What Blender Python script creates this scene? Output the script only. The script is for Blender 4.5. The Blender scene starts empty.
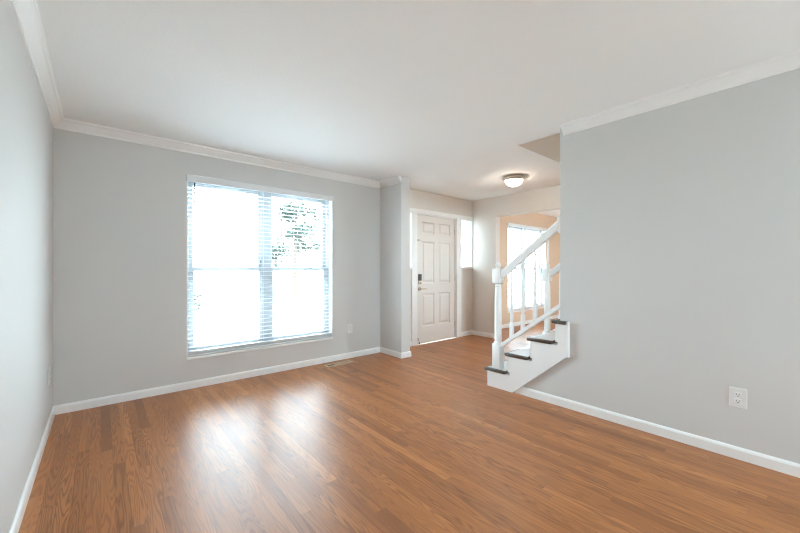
import bpy, bmesh, math, random
from mathutils import Vector, Matrix
random.seed(7)
C = bpy.context.scene
COL = C.collection
PI = math.pi

# ------------------------------------------------------------------ camera, world, sun, exposure
EYE = 1.2
cam_data = bpy.data.cameras.new('camera')
cam = bpy.data.objects.new('camera', cam_data)
COL.objects.link(cam)
cam.location = (0, 0, EYE)
cam.rotation_euler = (PI / 2, 0, -math.radians(40.4))
cam_data.sensor_width = 36.0
cam_data.lens = 351.4 / 800 * 36
cam_data.shift_y = 2.2 / 800
cam_data.clip_start = 0.02
C.camera = cam

world = bpy.data.worlds.new('world')
C.world = world
world.use_nodes = True
bg = world.node_tree.nodes['Background']
bg.inputs['Color'].default_value = (0.71, 0.89, 1.0, 1)
bg.inputs['Strength'].default_value = 9.0

C.view_settings.view_transform = 'Standard'
C.view_settings.look = 'None'
C.view_settings.gamma = 1.0
C.view_settings.use_curve_mapping = False
C.view_settings.exposure = 1.5
C.cycles.max_bounces = 14
C.cycles.diffuse_bounces = 9
C.cycles.glossy_bounces = 5
C.cycles.transparent_max_bounces = 16
C.cycles.sample_clamp_indirect = 6.0
C.cycles.use_denoising = True
C.cycles.denoiser = 'OPENIMAGEDENOISE'
C.cycles.denoising_input_passes = 'RGB_ALBEDO_NORMAL'
C.cycles.denoising_prefilter = 'ACCURATE'
C.cycles.use_adaptive_sampling = False
C.cycles.filter_width = 1.2

# daylight enters through the glazed openings: sampling portals at each of them (x, y, z, width, height, facing)
for (px, py, pz, pw, ph, face) in ((1.47, 4.25, 1.225, 1.64, 1.82, -1), (2.3, -2.91, 1.4, 1.3, 1.6, 1)):
    pd = bpy.data.lights.new('daylight_portal', 'AREA')
    pd.shape = 'RECTANGLE'
    pd.size, pd.size_y = pw, ph
    pd.cycles.is_portal = True
    po = bpy.data.objects.new('daylight_portal', pd)
    COL.objects.link(po)
    po.location = (px, py, pz)
    po.rotation_euler = Vector((0, face, 0)).to_track_quat('-Z', 'Z').to_euler()
C.cycles.caustics_reflective = False
C.cycles.caustics_refractive = False

# ------------------------------------------------------------------ node helpers
class NT:
    def __init__(self, name):
        self.m = bpy.data.materials.new(name)
        self.m.use_nodes = True
        self.t = self.m.node_tree
        self.p = self.t.nodes['Principled BSDF']

    def n(self, kind, **kw):
        x = self.t.nodes.new(kind)
        for k, v in kw.items():
            setattr(x, k, v)
        return x

    def put(self, sock, v):
        if isinstance(v, bpy.types.NodeSocket):
            self.t.links.new(v, sock)
        elif v is not None:
            sock.default_value = v

    def math(self, op, a, b=None, c=None):
        x = self.n('ShaderNodeMath', operation=op)
        for i, v in enumerate((a, b, c)):
            self.put(x.inputs[i], v)
        return x.outputs[0]

    def vec(self, x, y, z):
        c = self.n('ShaderNodeCombineXYZ')
        for i, v in enumerate((x, y, z)):
            self.put(c.inputs[i], v)
        return c.outputs[0]

    def pos(self):
        g = self.n('ShaderNodeNewGeometry')
        return g.outputs['Position']

    def sep(self, v):
        s = self.n('ShaderNodeSeparateXYZ')
        self.put(s.inputs[0], v)
        return s.outputs

    def noise(self, vec, scale, detail=2.0, rough=0.5, dist=0.0):
        x = self.n('ShaderNodeTexNoise')
        self.put(x.inputs['Vector'], vec)
        x.inputs['Scale'].default_value = scale
        x.inputs['Detail'].default_value = detail
        x.inputs['Roughness'].default_value = rough
        x.inputs['Distortion'].default_value = dist
        return x.outputs[0]

    def white(self, vec):
        x = self.n('ShaderNodeTexWhiteNoise', noise_dimensions='3D')
        self.put(x.inputs['Vector'], vec)
        return x.outputs['Value']

    def ramp(self, fac, stops):
        r = self.n('ShaderNodeValToRGB')
        e = r.color_ramp.elements
        while len(e) < len(stops):
            e.new(0.5)
        for i, (p, c) in enumerate(stops):
            e[i].position = p
            e[i].color = (*c, 1)
        self.put(r.inputs[0], fac)
        return r.outputs[0]

    def mix(self, fac, a, b, blend='MIX'):
        x = self.n('ShaderNodeMix', data_type='RGBA', blend_type=blend)
        self.put(x.inputs[0], fac)
        for s, v in ((x.inputs[6], a), (x.inputs[7], b)):
            if isinstance(v, tuple):
                v = (*v, 1)
            self.put(s, v)
        return x.outputs[2]

    def bump(self, h, strength, dist=0.01):
        b = self.n('ShaderNodeBump')
        b.inputs['Strength'].default_value = strength
        b.inputs['Distance'].default_value = dist
        self.put(b.inputs['Height'], h)
        self.t.links.new(b.outputs[0], self.p.inputs['Normal'])


def paint(name, col, rough=0.6, bump=0.06, scale=90.0, var=0.02, spec=0.3):
    k = NT(name)
    P = k.pos()
    n1 = k.noise(P, 1.3, 3.0)
    a = tuple(c * (1 - var) for c in col)
    b = tuple(min(1, c * (1 + var)) for c in col)
    k.put(k.p.inputs['Base Color'], k.mix(n1, a, b))
    k.p.inputs['Roughness'].default_value = rough
    k.p.inputs['Specular IOR Level'].default_value = spec
    if bump:
        k.bump(k.noise(P, scale, 3.0, 0.6), bump, 0.004)
    return k.m


def solid(name, col, rough=0.5, metal=0.0, spec=0.5, bump=0.0, scale=200.0):
    k = NT(name)
    P = k.pos()
    n1 = k.noise(P, 25.0, 2.0)
    k.put(k.p.inputs['Base Color'], k.mix(n1, tuple(c * 0.96 for c in col), tuple(min(1, c * 1.04) for c in col)))
    k.p.inputs['Roughness'].default_value = rough
    k.p.inputs['Metallic'].default_value = metal
    k.p.inputs['Specular IOR Level'].default_value = spec
    if bump:
        k.bump(k.noise(P, scale, 2.0), bump, 0.002)
    return k.m


def glass_material(name, tint=0.97):
    k = NT(name)
    t = k.t
    t.nodes.remove(k.p)
    out = t.nodes['Material Output']
    tr = k.n('ShaderNodeBsdfTransparent')
    tr.inputs[0].default_value = (tint, tint * 1.012, tint * 1.008, 1)
    gl = k.n('ShaderNodeBsdfGlossy')
    gl.inputs['Roughness'].default_value = 0.02
    lw = k.n('ShaderNodeLayerWeight')
    lw.inputs[0].default_value = 0.5
    fac = k.math('MULTIPLY_ADD', k.math('POWER', lw.outputs['Facing'], 5.0), 0.9, 0.03)
    ms = k.n('ShaderNodeMixShader')
    t.links.new(fac, ms.inputs[0])
    t.links.new(tr.outputs[0], ms.inputs[1])
    t.links.new(gl.outputs[0], ms.inputs[2])
    t.links.new(ms.outputs[0], out.inputs[0])
    return k.m


def oak_floor(name):
    k = NT(name)
    P = k.pos()
    x, y, z = k.sep(P)
    W, L = 0.0572, 1.05
    xi = k.math('DIVIDE', x, W)
    col = k.math('FLOOR', xi)
    fx = k.math('SUBTRACT', xi, col)
    r1 = k.white(k.vec(col, 3.7, 1.0))
    yi = k.math('ADD', k.math('DIVIDE', y, L), k.math('MULTIPLY', r1, 17.3))
    row = k.math('FLOOR', yi)
    fy = k.math('SUBTRACT', yi, row)
    rb = k.white(k.vec(col, row, 5.0))
    rc = k.white(k.vec(col, row, 9.0))
    rd = k.white(k.vec(col, row, 14.0))
    # board tone
    tone = k.ramp(rb, [(0.0, (0.275, 0.097, 0.030)), (0.10, (0.378, 0.140, 0.041)), (0.5, (0.437, 0.166, 0.049)),
                       (0.85, (0.486, 0.190, 0.058)), (1.0, (0.570, 0.237, 0.080))])
    # growth rings: contour lines of a noise stretched along the board
    off = k.math('MULTIPLY', rb, 173.0)
    off2 = k.math('MULTIPLY', rc, 91.0)
    v1 = k.vec(k.math('ADD', k.math('MULTIPLY', x, 15.0), off), k.math('ADD', k.math('MULTIPLY', y, 1.0), off2), off)
    n1 = k.noise(v1, 1.0, 2.0, 0.4, 0.15)
    dens = k.math('ADD', k.math('MULTIPLY', rd, 90.0), 60.0)
    rings = k.math('SINE', k.math('MULTIPLY', n1, dens))
    rings = k.math('MULTIPLY_ADD', rings, 0.5, 0.5)
    rings = k.math('POWER', rings, 2.2)
    # fine pores
    v2 = k.vec(k.math('ADD', k.math('MULTIPLY', x, 420.0), off), k.math('MULTIPLY', y, 9.0), off2)
    pores = k.noise(v2, 1.0, 2.0, 0.6)
    amt = k.math('MULTIPLY', rings, k.math('MULTIPLY_ADD', rc, 0.5, 0.28))
    c1 = k.mix(amt, tone, (0.178, 0.057, 0.019))
    pf = k.math('MULTIPLY', k.math('GREATER_THAN', pores, 0.58), 0.22)
    c2 = k.mix(pf, c1, (0.184, 0.062, 0.022))
    # long blotches
    v3 = k.vec(k.math('MULTIPLY', x, 3.0), k.math('MULTIPLY', y, 1.0), 4.0)
    bl = k.noise(v3, 1.2, 3.0)
    c3 = k.mix(k.math('MULTIPLY', bl, 0.12), c2, (0.552, 0.215, 0.081))
    # gaps between boards
    ex = k.math('MINIMUM', fx, k.math('SUBTRACT', 1.0, fx))
    ey = k.math('MULTIPLY', k.math('MINIMUM', fy, k.math('SUBTRACT', 1.0, fy)), L / W)
    e = k.math('MINIMUM', ex, ey)
    gap = k.math('SUBTRACT', 1.0, k.math('MINIMUM', k.math('DIVIDE', e, 0.022), 1.0))
    c4 = k.mix(k.math('MULTIPLY', gap, 0.6), c3, (0.07, 0.028, 0.013))
    # one dark stain left by a plant pot, by the register
    dx = k.math('MULTIPLY', k.math('SUBTRACT', x, 2.24), 9.0)
    dy = k.math('MULTIPLY', k.math('SUBTRACT', y, 3.47), 16.0)
    d2 = k.math('ADD', k.math('MULTIPLY', dx, dx), k.math('MULTIPLY', dy, dy))
    st = k.math('MAXIMUM', k.math('SUBTRACT', 0.55, k.math('MULTIPLY', d2, 0.5)), 0.0)
    c5 = k.mix(st, c4, (0.11, 0.055, 0.03))
    k.put(k.p.inputs['Base Color'], c5)
    rr = k.noise(k.vec(k.math('MULTIPLY', x, 5.0), k.math('MULTIPLY', y, 1.5), 0.0), 2.0, 3.0)
    k.put(k.p.inputs['Roughness'], k.math('MULTIPLY_ADD', rr, 0.05, FLOOR_ROUGH))
    k.p.inputs['Specular IOR Level'].default_value = 0.56
    h = k.math('SUBTRACT', k.math('MULTIPLY', bl, 0.35), k.math('ADD', gap, k.math('MULTIPLY', rings, 0.05)))
    k.bump(h, 0.05, 0.002)
    return k.m


FLOOR_ROUGH = 0.34
M = {}
M['wall'] = paint('grey_wall_paint', (0.655, 0.648, 0.634))
M['hall'] = paint('greige_hall_paint', (0.73, 0.695, 0.655))
M['peach'] = paint('peach_dining_paint', (0.72, 0.55, 0.41))
M['upstairs'] = paint('shaded_upstairs_paint', (0.63, 0.50, 0.40))  # tan carries the stairwell's shade and warm light in the wall colour
M['ceiling'] = paint('ceiling_paint', (0.90, 0.915, 0.91), 0.8, 0.25, 55.0, 0.01)
M['trim'] = paint('white_trim_paint', (0.88, 0.88, 0.87), 0.35, 0.0, 1, 0.01, 0.5)
M['door'] = paint('white_door_paint', (0.77, 0.735, 0.695), 0.4, 0.0, 1, 0.01, 0.5)
M['floor'] = oak_floor('oak_strip_floor')
M['glass'] = glass_material('window_glass')
M['frost'] = glass_material('tinted_sidelight_glass', 0.62)
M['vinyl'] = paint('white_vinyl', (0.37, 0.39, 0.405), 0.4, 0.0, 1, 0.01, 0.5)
M['slat'] = paint('white_slat', (0.78, 0.79, 0.80), 0.45, 0.0, 1, 0.01, 0.4)
M['cord'] = solid('white_cord', (0.75, 0.76, 0.76), 0.7)
M['wand'] = solid('grey_wand', (0.10, 0.105, 0.11), 0.4)
M['tread'] = solid('dark_stained_tread', (0.060, 0.042, 0.032), 0.28, 0, 0.7)
M['pad'] = paint('pale_tread_cover', (0.74, 0.74, 0.75), 0.5, 0.15, 30, 0.02, 0.4)
M['nickel'] = solid('satin_nickel', (0.60, 0.50, 0.40), 0.32, 1.0)
M['black'] = solid('black_plastic', (0.045, 0.042, 0.04), 0.4)
M['plate'] = solid('white_plastic', (0.80, 0.80, 0.78), 0.35)
M['slot'] = solid('dark_slot', (0.05, 0.05, 0.05), 0.6)
M['brass'] = solid('tan_register_metal', (0.56, 0.43, 0.30), 0.5, 0.0)
M['rubber'] = solid('brown_rubber', (0.10, 0.085, 0.07), 0.7)
M['grass'] = paint('dry_grass', (0.36, 0.37, 0.27), 0.9, 0.3, 30, 0.3)
M['concrete'] = paint('concrete', (0.66, 0.655, 0.64), 0.9, 0.1, 40, 0.06)
M['asphalt'] = paint('asphalt', (0.34, 0.34, 0.34), 0.9, 0.1, 60, 0.1)
M['leaf'] = paint('leaf', (0.055, 0.072, 0.060), 0.7, 0.0, 1, 0.4, 0.2)
M['bark'] = paint('bark', (0.09, 0.07, 0.055), 0.9, 0.3, 30, 0.2)


def lamp_glass():
    k = NT('lit_frosted_glass')
    k.p.inputs['Base Color'].default_value = (0.9, 0.87, 0.8, 1)
    k.p.inputs['Roughness'].default_value = 0.3
    k.p.inputs['Emission Color'].default_value = (1.0, 0.86, 0.70, 1)
    k.p.inputs['Emission Strength'].default_value = 17.0
    return k.m


M['lamp'] = lamp_glass()

# ------------------------------------------------------------------ mesh helpers
class MB:
    """collects shapes in world coordinates into one bmesh"""
    def __init__(self):
        self.b = bmesh.new()

    def box(self, x0, x1, y0, y1, z0, z1, bev=0.0, seg=2):
        t = bmesh.new()
        bmesh.ops.create_cube(t, size=1.0)
        for v in t.verts:
            v.co = Vector((x0 + (v.co.x + 0.5) * (x1 - x0), y0 + (v.co.y + 0.5) * (y1 - y0), z0 + (v.co.z + 0.5) * (z1 - z0)))
        if bev:
            bmesh.ops.bevel(t, geom=t.edges[:], offset=bev, segments=seg, profile=0.5, affect='EDGES')
        self.merge(t)
        return self

    def merge(self, t, mat=None):
        me = bpy.data.meshes.new('tmp')
        if mat is not None:
            t.transform(mat)
        t.to_mesh(me)
        t.free()
        self.b.from_mesh(me)
        bpy.data.meshes.remove(me)
        return self

    def prism(self, pts, vec):
        """polygon pts (3D, in order) pushed along vec"""
        vec = Vector(vec)
        a = [self.b.verts.new(Vector(p)) for p in pts]
        c = [self.b.verts.new(Vector(p) + vec) for p in pts]
        n = len(a)
        self.b.faces.new(a[::-1])
        self.b.faces.new(c)
        for i in range(n):
            j = (i + 1) % n
            self.b.faces.new((a[i], a[j], c[j], c[i]))
        return self

    def loft(self, ringA, ringB):
        a = [self.b.verts.new(Vector(p)) for p in ringA]
        c = [self.b.verts.new(Vector(p)) for p in ringB]
        n = len(a)
        self.b.faces.new(a[::-1])
        self.b.faces.new(c)
        for i in range(n):
            j = (i + 1) % n
            self.b.faces.new((a[i], a[j], c[j], c[i]))
        return self

    def lathe(self, cx, cy, prof, seg=24, axis=None):
        """prof: (radius, height) list about a vertical axis; axis = a Matrix to place it elsewhere"""
        t = bmesh.new()
        rings = []
        for r, h in prof:
            if r < 1e-6:
                rings.append([t.verts.new((0, 0, h))])
            else:
                rings.append([t.verts.new((r * math.cos(2 * PI * i / seg), r * math.sin(2 * PI * i / seg), h)) for i in range(seg)])
        for A, B in zip(rings, rings[1:]):
            for i in range(seg):
                j = (i + 1) % seg
                q = [A[i % len(A)], A[j % len(A)], B[j % len(B)], B[i % len(B)]]
                u = []
                for v in q:
                    if v not in u:
                        u.append(v)
                if len(u) > 2:
                    try:
                        t.faces.new(u)
                    except ValueError:
                        pass
        if len(rings[0]) > 2:
            t.faces.new(rings[0][::-1])
        if len(rings[-1]) > 2:
            t.faces.new(rings[-1])
        self.merge(t, axis if axis is not None else Matrix.Translation((cx, cy, 0)))
        return self

    def tube(self, p0, p1, r, seg=8):
        p0, p1 = Vector(p0), Vector(p1)
        d = p1 - p0
        m = Matrix.Translation(p0) @ d.to_track_quat('Z', 'Y').to_matrix().to_4x4()
        return self.lathe(0, 0, [(r, 0), (r, d.length)], seg, m)

    def build(self, name, mat, parent=None, smooth=False, angle=40):
        o_loc = Vector((0, 0, 0))
        bmesh.ops.recalc_face_normals(self.b, faces=self.b.faces[:])
        if parent is not None:
            p = parent
            while p is not None:
                o_loc += Vector(p.location)
                p = p.parent
            bmesh.ops.translate(self.b, verts=self.b.verts[:], vec=-o_loc)
        me = bpy.data.meshes.new(name)
        self.b.to_mesh(me)
        self.b.free()
        me.materials.append(mat)
        if smooth:
            me.polygons.foreach_set('use_smooth', [True] * len(me.polygons))
            me.set_sharp_from_angle(angle=math.radians(angle))
        o = bpy.data.objects.new(name, me)
        COL.objects.link(o)
        if parent is not None:
            o.parent = parent
        return o


def tag(o, label=None, cat=None, group=None, kind=None):
    for k, v in (('label', label), ('category', cat), ('group', group), ('kind', kind)):
        if v:
            o[k] = v
    return o


def empty(name, loc, label, cat, group=None, kind=None):
    o = bpy.data.objects.new(name, None)
    COL.objects.link(o)
    o.empty_display_size = 0.1
    o.location = loc
    return tag(o, label, cat, group, kind)


def struct(o, label=None, cat=None):
    return tag(o, label, cat, None, 'structure')


def slab(us, vs, holes, place):
    """grid of cells over us x vs with holes; place(u, v, side) -> 3D point; side 0 / 1"""
    us = sorted(set(us + [h[i] for h in holes for i in (0, 1)]))
    vs = sorted(set(vs + [h[i] for h in holes for i in (2, 3)]))
    mb = MB()
    cache = {}

    def V(i, j, s):
        if (i, j, s) not in cache:
            cache[(i, j, s)] = mb.b.verts.new(place(us[i], vs[j], s))
        return cache[(i, j, s)]

    def full(i, j):
        if not (0 <= i < len(us) - 1 and 0 <= j < len(vs) - 1):
            return False
        cu, cv = (us[i] + us[i + 1]) / 2, (vs[j] + vs[j + 1]) / 2
        return not any(h[0] < cu < h[1] and h[2] < cv < h[3] for h in holes)
    for i in range(len(us) - 1):
        for j in range(len(vs) - 1):
            if not full(i, j):
                continue
            for s in (0, 1):
                mb.b.faces.new((V(i, j, s), V(i + 1, j, s), V(i + 1, j + 1, s), V(i, j + 1, s)))
            for (di, dj, a, b) in ((-1, 0, (i, j), (i, j + 1)), (1, 0, (i + 1, j), (i + 1, j + 1)),
                                   (0, -1, (i, j), (i + 1, j)), (0, 1, (i, j + 1), (i + 1, j + 1))):
                if not full(i + di, j + dj):
                    mb.b.faces.new((V(*a, 0), V(*b, 0), V(*b, 1), V(*a, 1)))
    return mb


def run(name, path, prof, mat, only=None):
    """sweep a profile [(out, z)] along a plan path; out is to the right of travel. one object per segment, mitred"""
    pts = [Vector((p[0], p[1])) for p in path]
    n = len(pts)
    dirs = [(pts[i + 1] - pts[i]).normalized() for i in range(n - 1)]
    nrm = [Vector((d.y, -d.x)) for d in dirs]
    obs = []
    for i in range(n - 1):
        ring = []
        for k in (i, i + 1):
            if 0 < k < n - 1:
                b = nrm[k - 1] + nrm[k]
                b = b / (b.dot(nrm[i]))
            else:
                b = nrm[i]
            ring.append([(pts[k].x + b.x * o, pts[k].y + b.y * o, z) for o, z in prof])
        nm = name[i] if isinstance(name, list) else name
        if nm is None:
            continue
        obs.append(struct(MB().loft(ring[0], ring[1]).build(nm, mat)))
    return obs


# ------------------------------------------------------------------ room measures
XL, XR = -0.30, 3.065          # living room side walls
YF, YB = 4.04, -2.70           # front (window) wall, rear wall
H = 2.44
WT = 0.125                     # partition thickness
XE = 5.17                      # entry right wall
XD = 9.0                       # dining room far wall
YW = 1.435                     # near end of the open stair: front edge of the right wall
YS = 3.571                     # edge of the short return wall
XS = 3.215                     # entry face of the short return wall
win1 = (0.65, 2.29, 0.315, 2.135)
win2 = (6.33, 7.90, 0.315, 2.135)
dr = (3.775, 4.735, 0.0, 2.085)
sideL = (3.36, 3.67, 1.225, 2.075)
sideR = (4.855, 5.150, 1.225, 2.075)

# ------------------------------------------------------------------ shell
fl = MB().box(XL - 0.2, XD + 0.2, YB - 0.2, YF + 0.0, -0.12, 0.0)
struct(fl.build('floor', M['floor']))

ce = slab([XL - 0.2, XD + 0.2], [YB - 0.2, YF + 0.2], [(XR + WT, 4.15, YB, 1.925)],
          lambda u, v, s: (u, v, H + 0.004 * s))
struct(ce.build('ceiling', M['ceiling']))
# plank deck closing the roof above
MB_roof = slab([XL - 0.2, XD + 0.2], [YB - 0.2, YF + 0.2], [(XR + WT - 0.1, 4.25, YB - 0.1, 2.01)],
               lambda u, v, s: (u, v, H + 0.03 + 0.15 * s))
struct(MB_roof.build('roof', M['ceiling']))

# the stairwell above the ceiling
sx0, sx1, sy0, sy1 = XR + WT, 4.15, YB, 1.925
z0, z1 = H + 0.004, 4.9
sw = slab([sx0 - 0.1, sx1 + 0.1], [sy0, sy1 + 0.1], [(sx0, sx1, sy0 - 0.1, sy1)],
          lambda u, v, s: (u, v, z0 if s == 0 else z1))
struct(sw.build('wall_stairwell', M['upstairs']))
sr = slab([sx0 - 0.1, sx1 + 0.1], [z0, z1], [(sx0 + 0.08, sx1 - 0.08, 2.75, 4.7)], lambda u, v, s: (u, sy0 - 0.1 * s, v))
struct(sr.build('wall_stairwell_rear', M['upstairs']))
MB().box(sx0 + 0.08, sx1 - 0.08, sy0 - 0.055, sy0 - 0.05, 2.75, 4.7).build('pane', M['glass'], struct(
    slab([sx0 + 0.08, sx1 - 0.08], [2.75, 4.7], [(sx0 + 0.13, sx1 - 0.13, 2.80, 4.65)], lambda u, v, s: (u, sy0 - 0.03 - 0.05 * s, v)).build('fill_window_stairwell', M['vinyl'])))  # unseen upper window, added to light the stairwell walls
struct(MB().box(sx0 - 0.1, sx1 + 0.1, sy0 - 0.1, sy1 + 0.1, z1, z1 + 0.1).build('ceiling_stairwell', M['ceiling']))

# walls
struct(MB().box(XL - 0.2, XL, YB - 0.2, YF + 0.2, 0, H).build('wall_left', M['wall']))
fw = slab([XL, XS], [0, H], [win1], lambda u, v, s: (u, YF + 0.2 * s, v))
struct(fw.build('wall_front', M['wall']))
ew = slab([XS, XE], [0, H], [dr, sideL, sideR], lambda u, v, s: (u, YF + 0.11 * s, v))
struct(ew.build('wall_entry', M['hall']))
dw = slab([XE, XD + 0.2], [0, H], [win2], lambda u, v, s: (u, YF + 0.2 * s, v))
struct(dw.build('wall_dining', M['peach']))
struct(MB().box(XR, XS, YS, YF, 0, H).build('wall_return', M['wall']))
struct(MB().box(XR, XR + WT, YB, YW, 0, H).build('wall_right', M['wall']))
rw = slab([XL, XR], [0, H], [(1.65, 2.95, 0.6, 2.2)], lambda u, v, s: (u, YB - 0.2 * s, v))
struct(rw.build('wall_rear', M['wall']))
struct(MB().box(4.15, 4.27, YB, YW, 0, H).build('wall_stair', M['hall']))
struct(MB().box(XR, 4.27, YB - 0.2, YB, 0, H).build('wall_landing', M['hall']))
struct(MB().box(4.27, XE, -0.12, 0.0, 0, H).build('wall_hall', M['hall']))
eo = slab([-0.12, YF], [0, H], [(1.2, 3.535, -0.1, 2.098)], lambda u, v, s: (XE + 0.12 * s, u, v))
struct(eo.build('wall_opening', M['hall']))
struct(MB().box(XD, XD + 0.2, -0.12, YF, 0, H).build('wall_far', M['peach']))
bw = slab([XE + 0.12, XD], [0, H], [(6.2, 7.8, 0.6, 2.1)], lambda u, v, s: (u, -0.12 * s, v))
struct(bw.build('wall_back', M['peach']))

# baseboards
BB = [(0.0, 0.0), (0.014, 0.0), (0.014, 0.058), (0.010, 0.068), (0.004, 0.075), (0.0, 0.075)]
run(['baseboard_left', 'baseboard_front', 'baseboard_return', 'baseboard_return_end', 'baseboard_return_entry', 'baseboard_entry_left'],
    [(XL, YB), (XL, YF), (XR, YF), (XR, YS), (XS, YS), (XS, YF), (3.67, YF)], BB, M['trim'])
run(['baseboard_entry', 'baseboard_opening'], [(4.845, YF), (XE, YF), (XE, 3.535)], BB, M['trim'])
run(['baseboard_right'], [(XR, 1.862), (XR, YB)][::1] if False else [(XR, YW - 0.02 + 0.46), (XR, YB)], BB, M['trim'])
run(['baseboard_dining'], [(XE + 0.12, YF), (XD, YF)], BB, M['trim'])

# crown moulding
CR = [(0.0, H - 0.085), (0.010, H - 0.085), (0.014, H - 0.070), (0.030, H - 0.052), (0.052, H - 0.026),
      (0.064, H - 0.018), (0.066, H - 0.006), (0.074, H - 0.001), (0.0, H - 0.001)]
run(['trim_1', 'trim_2', 'trim_3'], [(XL, YB), (XL, YF), (XR, YF), (XR, YS)], CR, M['trim'])
run(['trim_4'], [(XR, 1.405), (XR, YB)], CR, M['trim'])

# ------------------------------------------------------------------ windows
def frame_ring(mb, x0, x1, z0, z1, y0, y1, w, wb=None, wt=None):
    wb = w if wb is None else wb
    wt = w if wt is None else wt
    mb.box(x0, x0 + w, y0, y1, z0, z1, 0.003, 1)
    mb.box(x1 - w, x1, y0, y1, z0, z1, 0.003, 1)
    mb.box(x0 + w, x1 - w, y0, y1, z0, z0 + wb, 0.003, 1)
    mb.box(x0 + w, x1 - w, y0, y1, z1 - wt, z1, 0.003, 1)


def double_window(name, w, cat_label):
    x0, x1, z0, z1 = w
    f = MB()
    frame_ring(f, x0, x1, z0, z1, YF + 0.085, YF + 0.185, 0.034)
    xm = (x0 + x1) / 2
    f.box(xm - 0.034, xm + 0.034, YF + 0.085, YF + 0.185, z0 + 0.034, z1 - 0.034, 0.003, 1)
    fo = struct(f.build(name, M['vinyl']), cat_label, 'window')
    zm = 1.195
    for a, b in ((x0 + 0.034, xm - 0.034), (xm + 0.034, x1 - 0.034)):
        for lo, hi, ya in ((z0 + 0.034, zm + 0.022, YF + 0.092), (zm - 0.020, z1 - 0.034, YF + 0.135)):
            s = MB()
            frame_ring(s, a, b, lo, hi, ya, ya + 0.035, 0.046, 0.048, 0.042)
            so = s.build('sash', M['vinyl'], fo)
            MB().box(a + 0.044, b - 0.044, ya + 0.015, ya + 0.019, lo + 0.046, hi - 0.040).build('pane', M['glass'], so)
    for k, a in enumerate((x0 + 0.40, x1 - 0.40)):
        MB().box(a - 0.03, a + 0.03, YF + 0.090, YF + 0.110, zm + 0.022, zm + 0.036, 0.003, 1).build('sash_lock', M['nickel'], fo)
    MB().box(x0 - 0.0, x1 + 0.0, YF - 0.022, YF + 0.086, z0 - 0.022, z0 - 0.0005, 0.005, 2).build('sill', M['trim'], fo)
    l = MB()
    l.box(x0, x0 + 0.008, YF + 0.0, YF + 0.086, z0, z1)
    l.box(x1 - 0.008, x1, YF + 0.0, YF + 0.086, z0, z1)
    l.box(x0 + 0.008, x1 - 0.008, YF, YF + 0.086, z1 - 0.008, z1)
    l.build('jamb', M['trim'], fo)
    return fo


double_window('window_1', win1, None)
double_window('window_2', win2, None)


def blind(w, label, group, wand_len=0.70, tilt=0.0):
    x0, x1, z0, z1 = w
    x0 += 0.006
    x1 -= 0.006
    yc = YF + 0.030
    root = empty('window_blind', ((x0 + x1) / 2, yc, z0), label, 'blind', group)
    hr = MB().box(x0 + 0.004, x1 - 0.004, yc - 0.022, yc + 0.024, z1 - 0.052, z1 - 0.010, 0.002, 1)
    hr.build('headrail', M['slat'], root)
    v = MB().box(x0 - 0.010, x1 + 0.010, YF - 0.024, YF - 0.014, z1 - 0.066, z1 + 0.003, 0.004, 2)
    v.box(x0 - 0.010, x0 - 0.001, YF - 0.0145, YF - 0.001, z1 - 0.064, z1 + 0.001, 0.002, 1)
    v.box(x1 + 0.001, x1 + 0.010, YF - 0.0145, YF - 0.001, z1 - 0.064, z1 + 0.001, 0.002, 1)
    v.build('valance', M['slat'], root)
    s = MB()
    zb = z0 + 0.004
    stack = 7
    zs = [zb + 0.022 + 0.0045 * k for k in range(stack)]
    zt = z1 - 0.085
    z = zs[-1] + 0.040
    while z < zt:
        zs.append(z)
        z += 0.0447
    for z in zs:
        pr = []
        for k in range(5):
            d = -0.025 + 0.0125 * k
            pr.append((d, 0.0026 * (1 - (d / 0.025) ** 2) + tilt * d))
        ring = [(yc + d, z + h) for d, h in pr] + [(yc + d, z + h - 0.0022) for d, h in pr[::-1]]
        s.prism([(x0 + 0.004, a, b) for a, b in ring], (x1 - x0 - 0.008, 0, 0))
    s.build('slats', M['slat'], root)
    MB().box(x0 + 0.004, x1 - 0.004, yc - 0.026, yc + 0.026, zb, zb + 0.016, 0.003, 2).build('bottom_rail', M['slat'], root)
    L = x1 - x0
    for fx in (0.10, 0.46, 0.54, 0.90):
        c = MB()
        for dy in (-0.0275, 0.0275):
            c.tube((x0 + L * fx, yc + dy, zb + 0.01), (x0 + L * fx, yc + dy, z1 - 0.05), 0.0008, 5)
        c.build('ladder_cord', M['cord'], root)
    MB().tube((x0 + 0.064, yc - 0.034, z1 - 0.070), (x0 + 0.065, yc - 0.036, z1 - 0.070 - wand_len), 0.0068, 10).build('wand', M['wand'], root)
    for fx in (0.44, 0.515):
        c = MB().tube((x0 + L * fx, yc - 0.034, z1 - 0.07), (x0 + L * fx, yc - 0.034, 1.30), 0.0009, 5)
        co = c.build('lift_cord', M['cord'], root)
        MB().lathe(x0 + L * fx, yc - 0.034, [(0.002, 1.30), (0.005, 1.296), (0.0065, 1.268), (0.004, 1.262), (0.0, 1.262)], 10).build('tassel', M['wand'], co)
    return root


blind(win1, 'wide white slatted blind over the large living room window with its grey valance', 'white window blinds', 0.70, 0.0)
blind(win2, 'white slatted blind in the peach room seen between the stair balusters', 'white window blinds', 0.6, 0.0)

# unseen rear window behind the viewer, added to fill the room with daylight
f = MB()
frame_ring(f, 1.65, 2.95, 0.6, 2.2, YB - 0.13, YB - 0.06, 0.05)
f.box(2.275, 2.325, YB - 0.13, YB - 0.06, 0.65, 2.15)
fo = struct(f.build('fill_window_rear', M['vinyl']))
for a, b in ((1.69, 2.285), (2.315, 2.91)):
    MB().box(a, b, YB - 0.10, YB - 0.095, 0.64, 2.16).build('pane', M['glass'], fo)

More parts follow.
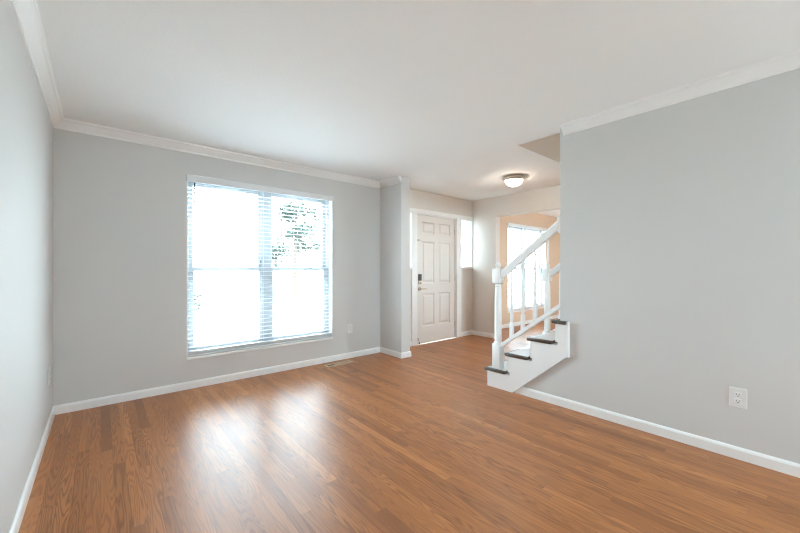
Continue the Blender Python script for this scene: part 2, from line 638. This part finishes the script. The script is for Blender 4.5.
f = MB()  # unseen dining room window, added to brighten the far room
frame_ring(f, 6.2, 7.8, 0.6, 2.1, -0.11, -0.05, 0.05)
f.box(6.98, 7.02, -0.11, -0.05, 0.65, 2.05)
fo = struct(f.build('fill_window_dining', M['vinyl']))
for a, b in ((6.24, 6.99), (7.01, 7.76)):
    MB().box(a, b, -0.085, -0.08, 0.64, 2.06).build('pane', M['glass'], fo)

# ------------------------------------------------------------------ front door and sidelights
def sidelight(name, w):
    x0, x1, z0, z1 = w
    f = MB()
    frame_ring(f, x0, x1, z0, z1, YF + 0.020, YF + 0.060, 0.010)
    o = struct(f.build(name, M['trim']))
    MB().box(x0 + 0.010, x1 - 0.010, YF + 0.036, YF + 0.041, z0 + 0.010, z1 - 0.010).build('pane', M['frost'], o)
    l = MB()
    l.box(x0, x0 + 0.004, YF, YF + 0.020, z0, z1)
    l.box(x1 - 0.004, x1, YF, YF + 0.020, z0, z1)
    l.box(x0 + 0.004, x1 - 0.004, YF, YF + 0.020, z1 - 0.004, z1)
    l.box(x0 + 0.004, x1 - 0.004, YF, YF + 0.020, z0, z0 + 0.004)
    l.build('jamb', M['trim'], o)
    return o


sidelight('window_4', sideL)
sidelight('window_5', sideR)

t = MB()
ty0, ty1 = YF - 0.016, YF
t.box(3.30, 5.168, ty0, ty1, 2.078, 2.142, 0.004, 2)                 # head casing
t.box(3.672, dr[0] + 0.012, ty0, ty1, 0.0, 2.078, 0.003, 1)           # posts either side of the door
t.box(dr[1] - 0.012, 4.853, ty0, ty1, 0.0, 2.078, 0.003, 1)
t.box(5.150, 5.168, ty0, ty1, 1.222, 2.078, 0.003, 1)
t.box(3.30, 3.36, ty0, ty1, 1.222, 2.078, 0.003, 1)
t.box(3.30, 3.672, ty0 - 0.008, ty1, 1.192, 1.224, 0.004, 2)          # stools below the sidelights
t.box(4.853, 5.168, ty0 - 0.008, ty1, 1.192, 1.224, 0.004, 2)
struct(t.build('trim_5', M['trim']))
j = MB()
j.box(dr[0], dr[0] + 0.024, YF, YF + 0.11, 0, 2.085)
j.box(dr[1] - 0.024, dr[1], YF, YF + 0.11, 0, 2.085)
j.box(dr[0] + 0.024, dr[1] - 0.024, YF, YF + 0.11, 2.064, 2.085)
struct(j.build('trim_6', M['trim']))
struct(MB().box(dr[0] + 0.024, dr[1] - 0.024, YF + 0.002, YF + 0.12, 0.0, 0.016, 0.004, 2).build('trim_7', M['brass']))

# six panel leaf, its face towards the entry
dx0, dx1, dz0, dz1 = dr[0] + 0.026, dr[1] - 0.026, 0.0165, 2.062
dyf = YF + 0.022
leaf = bmesh.new()
W = dx1 - dx0
st, mt = 0.118, 0.100
pw = (W - 2 * st - mt) / 2
cols = [(dx0 + st, dx0 + st + pw), (dx0 + st + pw + mt, dx1 - st)]
rows = [(0.270, 0.800), (0.960, 1.640), (1.762, 1.955)]
us = sorted([dx0, dx1] + [c for p in cols for c in p])
vs = sorted([dz0, dz1] + [c for p in rows for c in p])
holes = [(c[0], c[1], r[0], r[1]) for c in cols for r in rows]
lf = slab(us, vs, holes, lambda u, v, s: (u, dyf + 0.044 * s, v))
for (a, b, c, d) in holes:
    def q(i, y):
        return [(a + i, y, c + i), (b - i, y, c + i), (b - i, y, d - i), (a + i, y, d - i)]
    rings = [q(0, dyf), q(0.012, dyf + 0.011), q(0.024, dyf + 0.013), q(0.034, dyf + 0.011), q(0.055, dyf + 0.004)]
    vr = [[lf.b.verts.new(p) for p in r] for r in rings]
    for A, B in zip(vr, vr[1:]):
        for i in range(4):
            lf.b.faces.new((A[i], A[(i + 1) % 4], B[(i + 1) % 4], B[i]))
    lf.b.faces.new(vr[-1])
bmesh.ops.remove_doubles(lf.b, verts=lf.b.verts[:], dist=0.0002)
door = struct(lf.build('door_1', M['door']))
hx = dx0 + 0.062
k = MB()
k.box(hx - 0.030, hx + 0.030, dyf - 0.026, dyf - 0.0005, 1.010, 1.115, 0.006, 2)
ko = k.build('keypad_lock', M['black'], door)
MB().box(hx - 0.026, hx + 0.026, dyf - 0.020, dyf - 0.0005, 0.952, 1.008, 0.006, 2).build('lock_body', M['nickel'], ko)
MB().box(hx - 0.006, hx + 0.020, dyf - 0.036, dyf - 0.018, 0.966, 0.980, 0.004, 2).build('thumb_turn', M['black'], ko)
rx = Matrix.Translation((hx, dyf, 0.880)) @ Matrix.Rotation(PI / 2, 4, 'X')
h = MB().lathe(0, 0, [(0.033, 0.0005), (0.033, 0.006), (0.028, 0.012), (0.013, 0.016), (0.011, 0.05), (0.0, 0.052)], 24, rx)
ho = h.build('lever_handle', M['nickel'], door, True)
MB().box(hx - 0.012, hx + 0.115, dyf - 0.058, dyf - 0.042, 0.871, 0.889, 0.006, 3).build('lever', M['nickel'], ho, True)
g = MB().box(dx0 + 0.012, dx0 + 0.050, dyf - 0.014, dyf - 0.0005, 1.640, 1.668, 0.004, 2)
go = g.build('door_guard', M['nickel'], door)
MB().tube((dx0 + 0.022, dyf - 0.022, 1.655), (dx0 + 0.085, dyf - 0.022, 1.655), 0.006, 10).build('guard_bar', M['nickel'], go)
for hz in (0.24, 1.04, 1.84):
    MB().tube((dx1 + 0.004, dyf - 0.006, hz - 0.045), (dx1 + 0.004, dyf - 0.006, hz + 0.045), 0.0065, 10).build('hinge', M['nickel'], door)
ds = MB().box(dx0 + 0.022, dx0 + 0.046, dyf - 0.012, dyf - 0.0005, 0.055, 0.105, 0.004, 2)
ds.tube((dx0 + 0.034, dyf - 0.012, 0.075), (dx0 + 0.034, dyf - 0.030, 0.030), 0.006, 8)
do = ds.build('door_holder', M['nickel'], door)
MB().lathe(dx0 + 0.034, dyf - 0.031, [(0.011, 0.006), (0.014, 0.012), (0.011, 0.034), (0.0, 0.036)], 12).build('rubber_tip', M['rubber'], do)

# ------------------------------------------------------------------ staircase
RISE, RUN = 0.187, 0.2365
YN = 2.200                                      # first nosing
SX0, SX1 = 3.030, 4.150
stair = empty('staircase', (3.6, 1.8, 0), 'white staircase with dark stained treads and turned newel posts, rising behind the right wall', 'staircase')
NST = 11
for i in range(1, NST + 1):
    zt = RISE * i
    yn = YN - RUN * (i - 1)
    yb = yn - RUN - 0.03 + 0.004
    tr = MB()
    rs = MB()
    ry = yn - 0.028
    if i <= 3:
        tr.box(3.012, SX1 + 0.015, yb + 0.026, yn, zt - 0.028, zt, 0.007, 2)
        rs.box(SX0, SX1, ry - 0.020, ry, zt - RISE + (0.0 if i == 1 else 0.0005), zt - 0.0285)
    elif i == 4:
        tr.box(3.012, SX1 + 0.015, YW + 0.002, yn, zt - 0.028, zt, 0.007, 2)
        tr.box(3.012, XR - 0.001, 1.366, YW + 0.004, zt - 0.028, zt, 0.007, 2)
        tr.box(XR + WT + 0.002, SX1 - 0.002, yb + 0.026, YW + 0.004, zt - 0.028, zt)
        rs.box(SX0, SX1, ry - 0.020, ry, zt - RISE + 0.0005, zt - 0.0285)
    else:
        tr.box(XR + WT + 0.002, SX1 - 0.002, yb + 0.026, yn, zt - 0.028, zt, 0.007, 2)
        rs.box(XR + WT + 0.002, SX1 - 0.002, ry - 0.020, ry, zt - RISE + 0.0005, zt - 0.0285)
    to = tr.build('tread', M['tread'], stair, True, 50)
    xa, xb = (3.040, SX1 - 0.01) if i <= 3 else (XR + WT + 0.02, SX1 - 0.02)
    cv = MB()
    cv.box(xa, xb, yb + 0.03, yn - 0.026, zt + 0.0002, zt + 0.004, 0.0015, 1)
    tag(cv.build('tread_cover', M['pad'], to), 'pale tread covering')
    rs.build('riser', M['trim'], stair)


def stringer(xa, xb):
    pts = []
    y = YN - 0.028
    pts.append((y - 0.021, 0.0005))
    pts.append((y - 0.021, RISE - 0.029))
    for i in range(1, 4):
        yr = YN - RUN * i - 0.028
        pts.append((yr - 0.021, RISE * i - 0.029))
        pts.append((yr - 0.021, RISE * (i + 1) - 0.029))
    pts += [(1.366, RISE * 4 - 0.029), (1.366, 0.447), (1.885, 0.0005)]
    return MB().prism([(xa, a, b) for a, b in pts], (xb - xa, 0, 0))


stringer(SX0, XR - 0.001).build('stringer', M['trim'], stair)
# white returned edge of the stringer board, standing against the wall
MB().box(SX0 - 0.004, XR - 0.001, 1.350, 1.3655, 0.44, RISE * 4 - 0.004, 0.003, 1).build('end_cap', M['trim'], stair)
# closed body under the open steps (entry side)
body = []
y = YN - 0.05
pts = [(y, 0.001), (y, RISE - 0.03)]
for i in range(1, 4):
    yr = YN - RUN * i - 0.050
    pts += [(yr, RISE * i - 0.03), (yr, RISE * (i + 1) - 0.03)]
pts += [(YW + 0.003, RISE * 4 - 0.03), (YW + 0.003, 0.001)]
MB().prism([(XR + 0.052, a, b) for a, b in pts], (SX1 - XR - 0.054, 0, 0)).build('carcass', M['trim'], stair)
pts[-2:] = [(YW, RISE * 4 - 0.03), (YW, 0.0)]
pts[0] = (pts[0][0], 0.0)
struct(MB().prism([(XR, a, b) for a, b in pts], (0.05, 0, 0)).build('wall_understair', M['wall']))

RS = 0.775
def rail_z(y):
    return 1.140 + (2.035 - y) * RS
def shoe_z(y):
    return 0.430 + (2.035 - y) * 0.748


def railing(xc):
    root = stair
    # newel
    nw = 0.044
    yc = 2.080
    n = MB()
    n.box(xc - nw, xc + nw, yc - nw, yc + nw, RISE, 0.440, 0.004, 2)
    n.lathe(xc, yc, [(0.044, 0.436), (0.043, 0.452), (0.034, 0.462), (0.034, 0.474), (0.038, 0.484), (0.035, 0.50), (0.035, 0.80),
                     (0.033, 0.98), (0.028, 1.015), (0.032, 1.022), (0.032, 1.032), (0.026, 1.040), (0.030, 1.050), (0.040, 1.058)], 28)
    n.box(xc - nw, xc + nw, yc - nw, yc + nw, 1.052, 1.200, 0.007, 2)
    no = n.build('newel_post', M['trim'], root, True, 35)
    MB().lathe(xc, yc, [(0.030, 1.199), (0.022, 1.207), (0.020, 1.216), (0.027, 1.226), (0.029, 1.238), (0.024, 1.252), (0.012, 1.262), (0.0, 1.264)], 24).build('finial', M['trim'], no, True, 60)
    # handrail: rounded section
    sec = []
    for (a, b) in ((-0.022, -0.034), (0.022, -0.034), (0.024, -0.012), (0.031, 0.004), (0.030, 0.020), (0.020, 0.032), (0.0, 0.037),
                   (-0.020, 0.032), (-0.030, 0.020), (-0.031, 0.004), (-0.024, -0.012)):
        sec.append((a, b / math.cos(math.atan(RS))))
    y0, y1 = yc - nw - 0.0005, YW + 0.018
    MB().loft([(xc + a, y0, rail_z(y0) + b) for a, b in sec], [(xc + a, y1, rail_z(y1) + b) for a, b in sec]).build('handrail', M['trim'], root, True, 50)
    # rosette where the rail meets the wall end
    rz = rail_z(YW)
    r = MB()
    r.box(xc - 0.020 if xc < 3.5 else xc - 0.04, xc + 0.06 if xc < 3.5 else xc + 0.04, YW + 0.0005, YW + 0.020, rz - 0.095, rz + 0.055, 0.008, 3)
    r.lathe(0, 0, [(0.030, 0), (0.024, 0.012), (0.010, 0.018), (0.0, 0.018)], 18,
            Matrix.Translation((xc + 0.01, YW + 0.0195, rz + 0.035)) @ Matrix.Rotation(-PI / 2, 4, 'X'))
    r.build('rosette', M['trim'], root, True, 40)
    # shoe rail
    sy0, sy1 = yc - nw - 0.0005, YW + 0.0005
    q = [(-0.028, -0.020), (0.028, -0.020), (0.028, 0.012), (0.020, 0.020), (-0.020, 0.020), (-0.028, 0.012)]
    MB().loft([(xc + a, sy0, shoe_z(sy0) + b) for a, b in q], [(xc + a, sy1, shoe_z(sy1) + b) for a, b in q]).build('shoe_rail', M['trim'], root)
    first = None
    for y in (1.925, 1.804, 1.680, 1.556):
        zb, zt = shoe_z(y) + 0.004, rail_z(y) - 0.030
        if first is None:
            b = MB()
            b.box(xc - 0.017, xc + 0.017, y - 0.017, y + 0.017, zb, zb + 0.15, 0.002, 1)
            b.lathe(xc, y, [(0.017, zb + 0.149), (0.013, zb + 0.165), (0.017, zb + 0.178), (0.0165, zb + 0.20), (0.0135, zb + 0.30),
                            (0.010, zt - 0.10), (0.0095, zt)], 16)
            first = b.build('baluster', M['trim'], root, True, 35)
            fy, fz = y, zb
        else:
            c = first.copy()
            COL.objects.link(c)
            c.parent = root
            c.location = (0, y - fy, zb - fz)


railing(3.085)
railing(4.108)

# ------------------------------------------------------------------ ceiling light
lx, ly = 4.25, 2.62
def LS(prof):
    return [(a * 0.84, H + (h - H) * 0.90) for a, h in prof]


cl = empty('ceiling_light', (lx, ly, H), 'lit frosted dome light with brushed metal ring on the entry ceiling', 'ceiling light')
MB().lathe(lx, ly, LS([(0.150, H - 0.0005), (0.168, H - 0.006), (0.172, H - 0.020), (0.170, H - 0.040), (0.160, H - 0.054), (0.146, H - 0.060),
                    (0.137, H - 0.056), (0.132, H - 0.02)]), 48).build('ring', M['nickel'], cl, True, 40)
dome = [(0.134, H - 0.050)]
for i in range(1, 13):
    a = i / 12 * PI / 2
    dome.append((0.134 * math.cos(a), H - 0.050 - 0.090 * math.sin(a)))
dome[-1] = (0.0, dome[-1][1])
MB().lathe(lx, ly, LS(dome), 48).build('glass_dome', M['lamp'], cl, True, 60)
MB().lathe(lx, ly, LS([(0.010, H - 0.1395), (0.013, H - 0.146), (0.010, H - 0.155), (0.0, H - 0.159)]), 16).build('finial', M['nickel'], cl, True, 60)

# ------------------------------------------------------------------ outlets
def outlet(loc, rz, label):
    root = empty('wall_outlet', (0, 0, 0), label, 'outlet', 'white duplex wall outlets')
    MB().box(-0.041, 0.041, -0.006, -0.0003, -0.062, 0.062, 0.003, 2).build('cover_plate', M['plate'], root)
    for dz in (-0.0205, 0.0205):
        r = MB().box(-0.0165, 0.0165, -0.009, -0.0062, dz - 0.0145, dz + 0.0145, 0.0012, 2)
        ro = r.build('receptacle', M['plate'], root)
        s = MB()
        s.box(-0.0085, -0.0060, -0.0094, -0.0088, dz - 0.002, dz + 0.008)
        s.box(0.0060, 0.0085, -0.0094, -0.0088, dz - 0.001, dz + 0.007)
        s.box(-0.0028, 0.0028, -0.0094, -0.0088, dz - 0.011, dz - 0.0055)
        s.build('slots', M['slot'], ro)
    rm = Matrix.Translation((0, -0.006, 0)) @ Matrix.Rotation(PI / 2, 4, 'X')
    MB().lathe(0, 0, [(0.0035, 0.0), (0.003, 0.0012), (0.0, 0.0014)], 12, rm).build('screw', M['plate'], root)
    root.location = loc
    root.rotation_euler = (0, 0, rz)
    return root


outlet((2.55, YF, 0.395), 0, 'white duplex outlet on the window wall, right of the blind')
outlet((XR, 0.306, 0.385), -PI / 2, 'white duplex outlet on the right wall above its baseboard')
outlet((XL, 3.73, 0.393), PI / 2, 'white outlet on the left wall near the far corner, seen edge-on')

# ------------------------------------------------------------------ floor register
rgx0, rgx1, rgy0, rgy1 = 2.09, 2.47, 3.815, 3.925
rg = empty('floor_register', ((rgx0 + rgx1) / 2, (rgy0 + rgy1) / 2, 0), 'tan metal floor register lying in the oak floor below the window', 'vent')
r = slab([rgx0, rgx1], [rgy0, rgy1], [(rgx0 + 0.03, rgx0 + 0.185, rgy0 + 0.028, rgy1 - 0.028), (rgx0 + 0.195, rgx1 - 0.03, rgy0 + 0.028, rgy1 - 0.028)],
         lambda u, v, s: (u, v, 0.0003 + 0.0055 * s))
r.build('frame', M['brass'], rg)
MB().box(rgx0 + 0.028, rgx1 - 0.028, rgy0 + 0.026, rgy1 - 0.026, 0.0003, 0.0012).build('damper', M['slot'], rg)
for xa, xb in ((rgx0 + 0.132, rgx0 + 0.184), (rgx0 + 0.197, rgx1 - 0.032)):
    r = MB()
    x = xa
    while x < xb:
        r.box(x, x + 0.005, rgy0 + 0.026, rgy1 - 0.026, 0.0014, 0.0055)
        x += 0.0105
    r.build('louver_bank', M['brass'], rg)

# ------------------------------------------------------------------ outdoors
struct(MB().box(-40, 60, YF + 0.25, 60, -0.62, -0.25).build('ground', M['grass']))
struct(MB().box(-40, 60, -45, YB - 0.25, -0.62, -0.12).build('ground_rear', M['concrete']))
struct(MB().box(-40, 60, 13.0, 14.4, -0.25, -0.235).build('sidewalk', M['concrete']))
struct(MB().box(-40, 60, 17.0, 25.0, -0.25, -0.24).build('street', M['asphalt']))
struct(MB().box(-4.0, 9.5, YF + 0.25, 12.0, -0.25, -0.12).build('bounce_slab', M['concrete']))  # pale slab added to bounce daylight up to the ceiling


def leaf_cloud(mb, centre, rad, n, size):
    for _ in range(n):
        while True:
            v = Vector((random.uniform(-1, 1), random.uniform(-1, 1), random.uniform(-1, 1)))
            if 0.1 < v.length < 1:
                break
        c = Vector(centre) + Vector((v.x * rad[0], v.y * rad[1], v.z * rad[2]))
        t = bmesh.new()
        s = size * random.uniform(0.6, 1.3)
        vs = [t.verts.new(p) for p in ((0, -s, 0), (s * 0.45, 0, s * 0.12), (0, s, 0), (-s * 0.45, 0, s * 0.12))]
        t.faces.new(vs)
        e = Matrix.Rotation(random.uniform(0, 6.28), 4, 'Z') @ Matrix.Rotation(random.uniform(-1.2, 1.2), 4, 'X')
        mb.merge(t, Matrix.Translation(c) @ e)


tree = empty('tree', (6.9, 13.0 + 2.6, -0.25), 'leafy tree beyond the right half of the living room window', 'tree')
tx, ty = 6.9, 15.6
tk = MB()
tk.lathe(tx, ty, [(0.16, -0.25), (0.11, 0.3), (0.09, 1.6), (0.05, 3.6), (0.0, 4.6)], 12)
for k in range(9):
    a = k * 2.4
    zz = 1.7 + 0.28 * k
    tk.tube((tx, ty, zz), (tx + math.cos(a) * 1.0, ty + math.sin(a) * 1.0, zz + 0.7), 0.025, 6)
tk.build('trunk', M['bark'], tree)
fo = MB()
for k in range(30):
    a = random.uniform(0, 6.28)
    d = random.uniform(0.2, 1.25)
    zz = random.uniform(1.9, 4.6)
    leaf_cloud(fo, (tx + d * math.cos(a), ty + d * math.sin(a), zz), (0.42, 0.42, 0.30), 70, 0.12)
for (ox, oz) in ((-1.15, 1.75), (-1.0, 1.45), (-1.25, 2.1), (-0.85, 1.9)):
    leaf_cloud(fo, (tx + ox, ty, oz), (0.40, 0.40, 0.22), 70, 0.12)
fo.build('foliage', M['leaf'], tree)


def shrub(x, y, r, hgt, label):
    t = empty('shrub', (x, y, -0.25), label, 'shrub')
    s = MB()
    for k in range(5):
        a = k * 1.26
        s.tube((x, y, -0.25), (x + math.cos(a) * r * 0.6, y + math.sin(a) * r * 0.6, -0.25 + hgt * 0.7), 0.012, 5)
    s.build('stem', M['bark'], t)
    f = MB()
    leaf_cloud(f, (x, y, -0.25 + hgt * 0.55), (r, r, hgt * 0.5), 260, 0.07)
    f.build('foliage', M['leaf'], t)


shrub(2.2, 12.6, 0.45, 0.75, 'low shrub on the lawn beyond the left half of the living room window')
